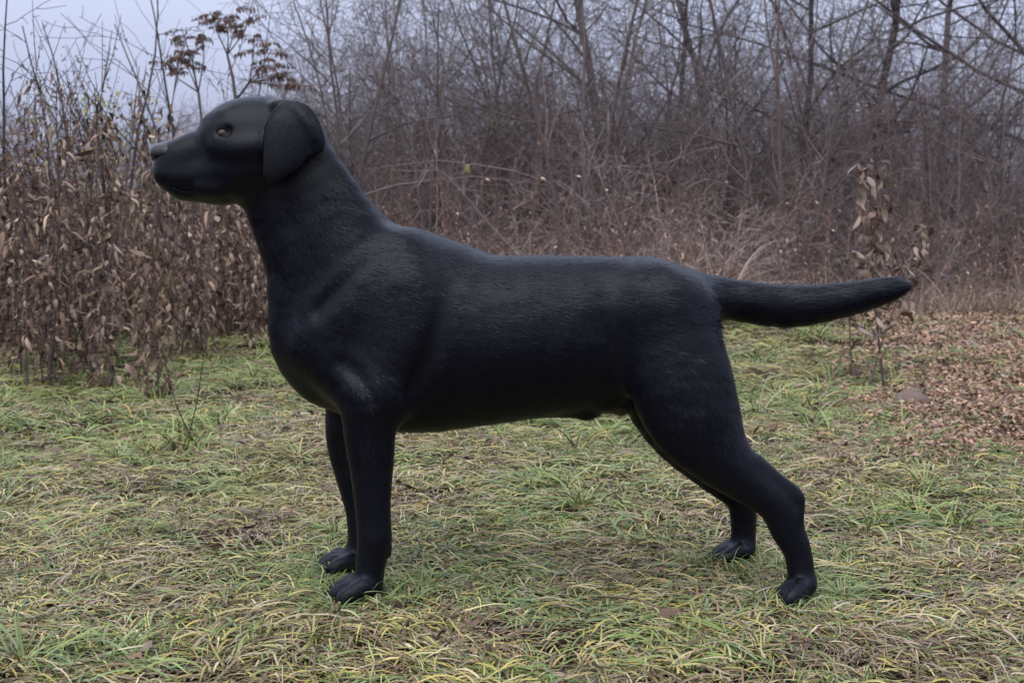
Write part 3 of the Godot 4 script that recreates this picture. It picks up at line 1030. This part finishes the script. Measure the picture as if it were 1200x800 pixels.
func make_weeds() -> void:
	rng.seed = 47
	var dead: Material = mats.dead_leaf
	var tall := []
	for k in 10: tall.append(weed_shape(rng.randf_range(0.62, 1.15), [120, 84, 100, 44][k % 4], 0.04, rng.randf_range(0.050, 0.070), 4, rng.randf_range(0.55, 0.95)))
	var thin := []
	for k in 7: thin.append(weed_shape(rng.randf_range(0.7, 1.1), 24, 0.1, 0.042, 7))
	# the stand of brown weeds to the left
	for i in 90:
		var px := -30.0 + 365.0 * (i + rng.randf()) / 90.0
		var row := rng.randf()
		var dist := lerpf(4.25, 6.0, row) + maxf(0.0, px - 140.0) * 0.0065
		var s: Array = tall[i % 10]
		leafy(s[0], s[1], "dead_weed", "brown dead weed with hanging curled leaves in the stand left of the dog", stand(px, dist), rng.randf() * TAU, rng.randf_range(0.6, 1.12) * (0.9 if px > 200.0 else 1.0), "dead weeds in the stand left of the dog")
	for w in [[22, 8, 4.25, "dark thick leafy stalk standing forward at the left edge"], [48, 30, 4.35, "second dark leafy stalk standing forward, right of the one at the left edge"], [8, 40, 4.6, "tall dark dead stalk at the left edge, in front of the weeds"], [40, 62, 4.8, "tall dark dead stalk near the left edge, right of the outermost one"], [92, 110, 5.0, "tall dark dead stalk over the middle of the brown weeds"], [68, 84, 5.2, "tall dark dead stalk leaning right among the brown weeds"], [130, 122, 5.4, "tall dark dead stalk below the leaning sapling"]]:
		var p := stand(w[0], w[2])
		var up := at(w[1], 60 + rng.randf() * 70.0, w[2]) - p
		var s := weed_shape(up.length(), 95, 0.1, 0.046, 9, 0.97)
		leafy(s[0], s[1], "tall_stalk", w[3], p, 0.0, 1.0, "tall dark stalks in the left weeds").rotation.z = -atan2(up.x, up.y)
	# a mass of thinner stalks behind, all across
	var back := thing("undergrowth", "tangle of thin pinkish brown dead stalks between weeds and bushes", "undergrowth", Vector3.ZERO)
	back.set_meta("kind", "stuff")
	for k in 7:
		var places := []
		var tints := []
		for i in 150:
			var px := rng.randf_range(-40, 1240)
			var dist := rng.randf_range(6.4, 11.5)
			if px < 380.0: dist = rng.randf_range(5.6, 9.5)
			var s := rng.randf_range(0.35, 0.95) * (0.75 if px > 900.0 else 0.95)
			places.append(Transform3D(Basis(Vector3.UP, rng.randf() * TAU).rotated(Vector3(rng.randf_range(-1, 1), 0, rng.randf_range(-1, 1)).normalized(), rng.randf_range(0.0, 0.45)).scaled(Vector3(s, s, s)), stand(px, dist)))
			var b := rng.randf_range(1.0, 2.1)
			tints.append(Color(b * 1.03, b * 0.95, b * 0.92))
		scatter("stalks", thin[k][0], dead, places, tints, back)
		scatter("dry_leaves", thin[k][1], dead, places, tints, back)
	# long dry grass at the foot of the thicket
	var hay := thing("dry_tall_grass", "tall pale dry grass standing at the foot of the thicket", "grass", Vector3.ZERO)
	hay.set_meta("kind", "stuff")
	for k in 6:
		var g := Geo.new()
		for i in 26:
			var a := rng.randf() * TAU
			var r := 0.09 * sqrt(rng.randf())
			var c: Color = [Color(0.27, 0.20, 0.17), Color(0.20, 0.145, 0.13), Color(0.36, 0.285, 0.245), Color(0.15, 0.108, 0.10)][rng.randi() % 4]
			blade(g, Vector3(cos(a) * r, 0, sin(a) * r), a + rng.randf_range(-1, 1), rng.randf_range(0.2, 0.62), rng.randf_range(0.0024, 0.0045), rng.randf_range(1.1, 1.5), rng.randf_range(-0.6, 0.6), c)
		var places := []
		var tints := []
		for i in 300:
			var px := rng.randf_range(250, 1240)
			var dist := 5.9 + 4.5 * pow(rng.randf(), 1.3) + (0.5 if px > 1000.0 else 0.0)
			var s := rng.randf_range(0.5, 1.05) * (1.0 if px < 850.0 else 0.62)
			if px > 850.0 and rng.randf() < 0.5: continue
			places.append(Transform3D(Basis(Vector3.UP, rng.randf() * TAU).scaled(Vector3(s, s * rng.randf_range(0.6, 1.1), s)), stand(px, dist)))
			var b := rng.randf_range(0.75, 1.3)
			tints.append(Color(b * 1.02, b * 0.96, b * 0.96))
		scatter("blades", g.done(), mats.grass_blades, places, tints, hay)

# ---------------------------------------------------------------- single plants and small things
func own_leaves(o: Node3D, shapes: Array, spots: Array) -> void:     # each leaf a part of its own
	for p: Vector3 in spots:
		var l := part("leaf", shapes[rng.randi() % shapes.size()], mats.dead_leaf, o)
		l.position = p
		l.rotation = Vector3(rng.randf_range(-0.4, 0.4), rng.randf() * TAU, rng.randf_range(-0.4, 0.4))
		var s := rng.randf_range(0.7, 1.35)
		l.scale = Vector3(s, s, s)

func make_details() -> void:
	rng.seed = 71
	var leaf_shapes := []
	for k in 8:
		var g := Geo.new()
		curl(g, Vector3.ZERO, 0.0, rng.randf_range(-1.4, -0.1), rng.randf_range(0.026, 0.050), rng.randf_range(0.004, 0.009), pick(LEAF_TONES) * 0.85)
		leaf_shapes.append(g.done())
	var broad := []
	for k in 8:
		var g := Geo.new()
		curl(g, Vector3.ZERO, 0.0, rng.randf_range(-1.4, 0.1), rng.randf_range(0.04, 0.065), rng.randf_range(0.007, 0.012), pick(LEAF_TONES) * 1.1)
		broad.append(g.done())
	# dry stalks right of the tail
	for w in [[1038, 452, 0.72, 110, "tall dry stalk with pale curled leaves behind the tip of the tail"], [1018, 446, 0.55, 50, "thin dark dry stalk with few leaves, just left of the pale leafy one"], [1002, 442, 0.30, 24, "short dark dead stalk under the outer part of the tail"]]:
		var o := thing("dry_stalk", w[4], "weed", ground_at(w[0], w[1]), 0.0)
		var s := Geo.new()
		var l := Geo.new()
		var pts := weed_stem(s, w[2], 3, l, 0.05)
		part("stem", s.done(), mats.dead_leaf, o)
		part("sprigs", l.done(), mats.dead_leaf, o).set_meta("kind", "stuff")
		var spots := []
		for k in int(w[3]):
			var t := lerpf(0.6, 7.95, pow(rng.randf(), 0.5))
			var i := mini(int(t), 7)
			spots.append(pts[i].lerp(pts[i + 1], t - i) + Vector3(rng.randf_range(-1, 1) * rng.randf() * 0.09, rng.randf_range(-0.02, 0.02), rng.randf_range(-0.06, 0.06)))
		own_leaves(o, broad, spots)
	# the foremost weed of the left stand, hung thick with leaves
	for w in [[186, 466, 0.50, 230, 0.048, "foremost dead weed left of the dog's chest, a column thick with hanging leaves"], [158, 452, 0.42, 110, 0.04, "shorter dead weed just left of the foremost column"], [216, 520, 0.055, 40, 0.026, "small low clump of dry brown leaves in the grass left of the front paws"]]:
		var o := thing("leafy_weed", w[5], "weed", ground_at(w[0], w[1]), 0.0)
		var s := Geo.new()
		var l := Geo.new()
		var pts := weed_stem(s, w[2], 2, l, 0.04)
		part("stem", s.done(), mats.dead_leaf, o)
		part("sprigs", l.done(), mats.dead_leaf, o).set_meta("kind", "stuff")
		var spots := []
		for k in int(w[3]):
			var t := lerpf(0.2, 7.95, rng.randf())
			var i := mini(int(t), 7)
			spots.append(pts[i].lerp(pts[i + 1], t - i) + Vector3(rng.randf_range(-1, 1), rng.randf_range(-0.3, 0.6), rng.randf_range(-1, 1)) * float(w[4]))
		own_leaves(o, leaf_shapes, spots)
	# slender saplings against the sky
	for w in [[158, 100, 5, 6.4, "leaning sapling left of the dog's nose, its top bent to the left"], [195, 178, 8, 6.6, "straight sapling standing right over the dog's muzzle"], [236, 196, 40, 6.2, "thin sapling in front of the dog's forehead, leaning left"], [98, 58, 40, 6.0, "thin leaning sapling in the middle of the brown weeds"], [18, 4, 20, 5.4, "dark thin sapling at the left edge of the picture"], [55, 40, 60, 5.8, "short bent sapling near the left edge"], [222, 243, 20, 8.0, "faint sapling behind the dog's forehead"]]:
		var p := stand(w[0], w[3])
		var q := at(w[1], w[2], w[3])
		var trunk := Geo.new()
		var crown := Geo.new()
		split_off(trunk, crown, Vector3(0, -0.03, 0), (q - p).normalized(), (q - p).length() * 1.12, 0.0105, [9, 3], Color(0.062, 0.050, 0.055), 0.02)
		var few := Geo.new()
		for i in range(30, crown.v.size() - 3, 30):
			if rng.randf() < 0.4: curl(few, crown.v[i], rng.randf() * TAU, rng.randf_range(-1.0, 0.3), rng.randf_range(0.02, 0.04), 0.005, Color(0.075, 0.05, 0.048))
		var o := thing("sapling", w[4], "sapling", p, 0.0)
		part("trunk", trunk.done(), mats.bark, o)
		part("twigs", crown.done(), mats.bark, o).set_meta("kind", "stuff")
		part("leaves", few.done(), mats.dead_leaf, o).set_meta("kind", "stuff")
	brown_shrub()
	# a yellow green bush far off on the left
	var yg := thing("yellow_bush", "small yellow green leafy bush far behind the weeds on the left", "bush", stand(112, 11.0))
	var shape := bare(5, 1.15, 0.012, 0.6, [9, 4], Color(0.10, 0.09, 0.07))
	part("stems", shape[0], mats.bark, yg)
	part("twigs", shape[1], mats.bark, yg).set_meta("kind", "stuff")
	var lg := Geo.new()
	for i in 420:
		var a := rng.randf() * TAU
		var r := 0.5 * sqrt(rng.randf())
		curl(lg, Vector3(cos(a) * r, rng.randf_range(0.35, 1.35), sin(a) * r), rng.randf() * TAU, rng.randf_range(-1, 0.5), rng.randf_range(0.04, 0.07), 0.014, [Color(0.20, 0.20, 0.06), Color(0.15, 0.17, 0.06), Color(0.26, 0.22, 0.07)][rng.randi() % 3])
	part("leaves", lg.done(), mats.dead_leaf, yg).set_meta("kind", "stuff")
	# tall straight stalk behind the tail
	var st := Geo.new()
	var base := stand(916, 7.4)
	var tip := at(914, -25, 7.4) - base
	st.tube([Vector3(0, -0.03, 0), tip * 0.25 + Vector3(0.008, 0, 0), tip * 0.5, tip * 0.75 - Vector3(0.01, 0, 0), tip], [0.011, 0.010, 0.009, 0.008, 0.006], 6, Color(0.14, 0.098, 0.092))
	var so := thing("straight_stalk", "tall straight reddish stalk rising behind the middle of the tail", "weed", base)
	part("stem", st.done(), mats.dead_leaf, so)
	own_leaves(so, leaf_shapes, [tip * 0.86, tip * 0.9 + Vector3(-0.03, 0, 0), tip * 0.82 + Vector3(-0.02, 0, 0), tip * 0.95])
	# pale branch lying in the thicket
	var br := Geo.new()
	var b0 := at(690, 196, 8.0)
	grow(br, Vector3.ZERO, (at(830, 190, 8.0) - b0).normalized(), 0.75, 0.005, 1, [4, 3], Color(0.24, 0.20, 0.185), 0.0)
	tag(top("pale_branch", br.done(), mats.bark), "pale slanting dead branch caught in the thicket over the dog's back", "branch").position = b0
	bird()
	stone()
	# sticks in the grass
	for w in [[455, 660, 505, 643, 0.0022, Color(0.33, 0.28, 0.24), "thin pale stick lying in the grass behind the near front paw"], [930, 497, 1000, 466, 0.004, Color(0.085, 0.065, 0.06), "dark forked twig lying in the grass behind the hind legs"], [48, 448, 112, 478, 0.0032, Color(0.085, 0.06, 0.055), "dark twig lying slanted before the brown weeds"], [700, 716, 800, 742, 0.0028, Color(0.14, 0.10, 0.08), "brown twig half buried in the grass below the dog's belly"]]:
		var p0 := ground_at(w[0], w[1])
		var p1 := ground_at(w[2], w[3])
		var g := Geo.new()
		grow(g, Vector3(0, 0.022, 0), (p1 - p0 + Vector3(0, 0.02, 0)).normalized(), (p1 - p0).length(), w[4], 2, [0, 0, 2], w[5], 0.0)
		tag(top("twig", g.done(), mats.bark), w[6], "twig").position = p0
	# single leaves in the grass
	for w in [[607, 702, Color(0.36, 0.28, 0.20), "pale dry leaf in the grass below the dog's belly"], [788, 742, Color(0.12, 0.08, 0.062), "dark brown leaf in the grass in front of the hind paws"], [885, 454, Color(0.22, 0.14, 0.10), "large brown leaf in the grass right of the thigh"], [899, 446, Color(0.16, 0.10, 0.078), "darker brown leaf beside the large one right of the thigh"]]:
		var g := Geo.new()
		curl(g, Vector3(-0.02, 0.014, 0), rng.randf_range(-0.4, 0.4), 0.6, 0.036, 0.009, w[2])
		tag(top("fallen_leaf", g.done(), mats.dead_leaf), w[3], "leaf").position = ground_at(w[0], w[1]) + Vector3(0, 0.012, 0)

func brown_shrub() -> void:
	# a shrub that has kept its brown compound leaves, behind the dog's head
	var base := stand(278, 7.0)
	var o := thing("brown_leaved_shrub", "shrub with drooping clusters of brown leaves above the dog's head", "shrub", base)
	var wood := Geo.new()
	var leaf := Geo.new()
	var fork := at(276, 118, 7.0) - base
	wood.tube([Vector3(0, -0.03, 0), fork * 0.5 + Vector3(0.015, 0, 0), fork], [0.013, 0.012, 0.010], 6, Color(0.10, 0.08, 0.078))
	var top_fork := at(266, 64, 7.03) - base
	var right_fork := at(292, 96, 6.95) - base
	var left_fork := at(232, 108, 7.05) - base
	var low_fork := at(240, 175, 7.0) - base
	wood.tube([fork, (fork + top_fork) * 0.5 + Vector3(0.006, 0, 0), top_fork], [0.009, 0.008, 0.006], 5, Color(0.10, 0.08, 0.078))
	wood.tube([fork, right_fork], [0.007, 0.006], 5, Color(0.10, 0.08, 0.078))
	wood.tube([fork * 0.3, low_fork, left_fork], [0.010, 0.008, 0.006], 5, Color(0.10, 0.08, 0.078))
	for w in [[262, 22, 0.0, 0], [246, 14, 0.15, 0], [292, 20, -0.1, 0], [214, 66, -0.15, 2], [318, 58, 0.1, 1], [344, 84, 0.0, 1], [278, 8, -0.2, 0], [194, 74, 0.1, 2], [298, 40, 0.2, 1], [322, 74, -0.2, 1], [212, 32, 0.0, 2], [226, 60, 0.12, 2], [352, 100, 0.1, 1], [238, 36, -0.1, 2]]:
		var q := at(w[0], w[1], 7.0 - float(w[2])) - base
		var from: Vector3 = [top_fork, right_fork, left_fork][w[3]]
		var mid := from.lerp(q, 0.5) + Vector3(rng.randf_range(-0.02, 0.02), rng.randf_range(-0.02, 0.01), 0)
		wood.tube([from, mid, q], [0.0038, 0.003, 0.002], 4, Color(0.10, 0.08, 0.078))
		for k in 7:
			# a compound leaf: a rib with leaflets hanging on both sides
			var a := rng.randf() * TAU
			var rib := Vector3(cos(a), rng.randf_range(-0.1, 0.4), sin(a)).normalized()
			var p := mid.lerp(q, rng.randf_range(0.25, 1.05))
			var n := rng.randf_range(0.05, 0.12)
			wood.tube([p, p + rib * n * 0.6, p + rib * n + Vector3(0, -0.02, 0)], [0.0018, 0.0014, 0.001], 3, Color(0.10, 0.07, 0.06))
			for j in 9:
				curl(leaf, p + rib * n * (0.25 + 0.09 * j) + Vector3(0, -0.002 * j, 0), a + (1.2 if j % 2 else -1.2), rng.randf_range(-0.9, -0.1), rng.randf_range(0.018, 0.042), 0.007, [Color(0.125, 0.078, 0.060), Color(0.09, 0.058, 0.050), Color(0.16, 0.10, 0.075)][rng.randi() % 3])
	part("stems", wood.done(), mats.bark, o)
	part("leaves", leaf.done(), mats.dead_leaf, o).set_meta("kind", "stuff")

func bird() -> void:
	var p := at(549, 207, 7.2)
	var o := thing("small_bird", "tiny yellow breasted bird with a black head perched in the undergrowth", "bird", p)
	o.scale = Vector3(0.8, 0.8, 0.8)
	var body := Field.new()
	body.bone(Vector3(0, 0.036, 0), 0.021, 1.0, Vector3(-0.003, 0.066, 0), 0.019, 1.0, 0.01)
	body.bone(Vector3(-0.004, 0.082, 0), 0.0145, 1.0, Vector3(-0.006, 0.084, 0), 0.014, 1.0, 0.008)
	body.build(Vector3(-0.04, 0, -0.04), Vector3(0.04, 0.11, 0.04), 0.0035)
	part("body", body.done(), mat("yellow_feathers", lin(0.26, 0.21, 0.07), 0.8, 0.3), o)
	var black := mat("black_feathers", lin(0.012, 0.012, 0.014), 0.6, 0.4)
	var cap := SphereMesh.new()
	cap.radius = 0.0165; cap.height = 0.031
	part("head_cap", cap, black, o).position = Vector3(-0.004, 0.087, 0)
	var g := Geo.new()
	g.tube([Vector3(-0.02, 0.086, 0.003), Vector3(-0.031, 0.084, 0.004)], [0.003, 0.0006], 6, Color(0.01, 0.01, 0.01))
	part("beak", g.done(), black, o)
	for s: float in [1.0, -1.0]:
		var w := Field.new()
		w.bone(Vector3(0.012, 0.068, 0.013 * s), 0.009, 0.5, Vector3(0.021, 0.028, 0.010 * s), 0.005, 0.5, 0.004)
		w.build(Vector3(-0.01, 0, -0.03), Vector3(0.04, 0.09, 0.03), 0.003)
		part("wing", w.done(), mat("grey_feathers", lin(0.03, 0.035, 0.04), 0.7, 0.3), o)
		var l := Geo.new()
		l.tube([Vector3(0, 0.022, 0.007 * s), Vector3(-0.003, 0.003, 0.008 * s)], [0.0016, 0.0014], 5, Color(0.05, 0.045, 0.045))
		part("leg", l.done(), mats.bark, o)
	var t := Geo.new()
	t.ribbon([Vector3(0.012, 0.03, 0), Vector3(0.026, 0.006, 0), Vector3(0.036, -0.016, 0)], [0.006, 0.007, 0.008], Vector3(0, 0, 1), Color(0.02, 0.022, 0.026), Color(0.02, 0.022, 0.026))
	part("tail", t.done(), mats.bark, o)
	var perch := Geo.new()
	var root := stand(560, 7.2)
	perch.tube([root - p, Vector3(0.06, -0.25, 0), Vector3(0.03, -0.05, 0), Vector3(-0.003, 0.0, 0), Vector3(-0.09, 0.02, 0.01)], [0.006, 0.005, 0.0035, 0.003, 0.0015], 5, Color(0.13, 0.10, 0.10))
	tag(top("perch_stem", perch.done(), mats.bark), "bent dead stem that the tiny yellow bird sits on", "weed").position = p

func stone() -> void:
	var f := Field.new()
	f.bone(Vector3(-0.016, 0.022, 0), 0.030, 1.0, Vector3(0.018, 0.026, 0.005), 0.034, 1.0, 0.01)
	f.bone(Vector3(0.0, 0.044, -0.006), 0.020, 1.0, Vector3(0.014, 0.048, 0.0), 0.018, 1.0, 0.014)
	f.build(Vector3(-0.08, -0.03, -0.07), Vector3(0.08, 0.11, 0.07), 0.004)
	for i in f.v.size():
		f.v[i] += f.n[i] * (noise.get_noise_3d(f.v[i].x * 1500.0, f.v[i].y * 1500.0, f.v[i].z * 1500.0) * 0.014)
	var m := mat("reddish_stone", lin(0.155, 0.112, 0.100), 0.95, 0.2)
	tag(top("stone", f.done(), m), "rounded pinkish stone in the grass below the tip of the tail", "stone").position = ground_at(1066, 474) - Vector3(0, 0.018, 0)
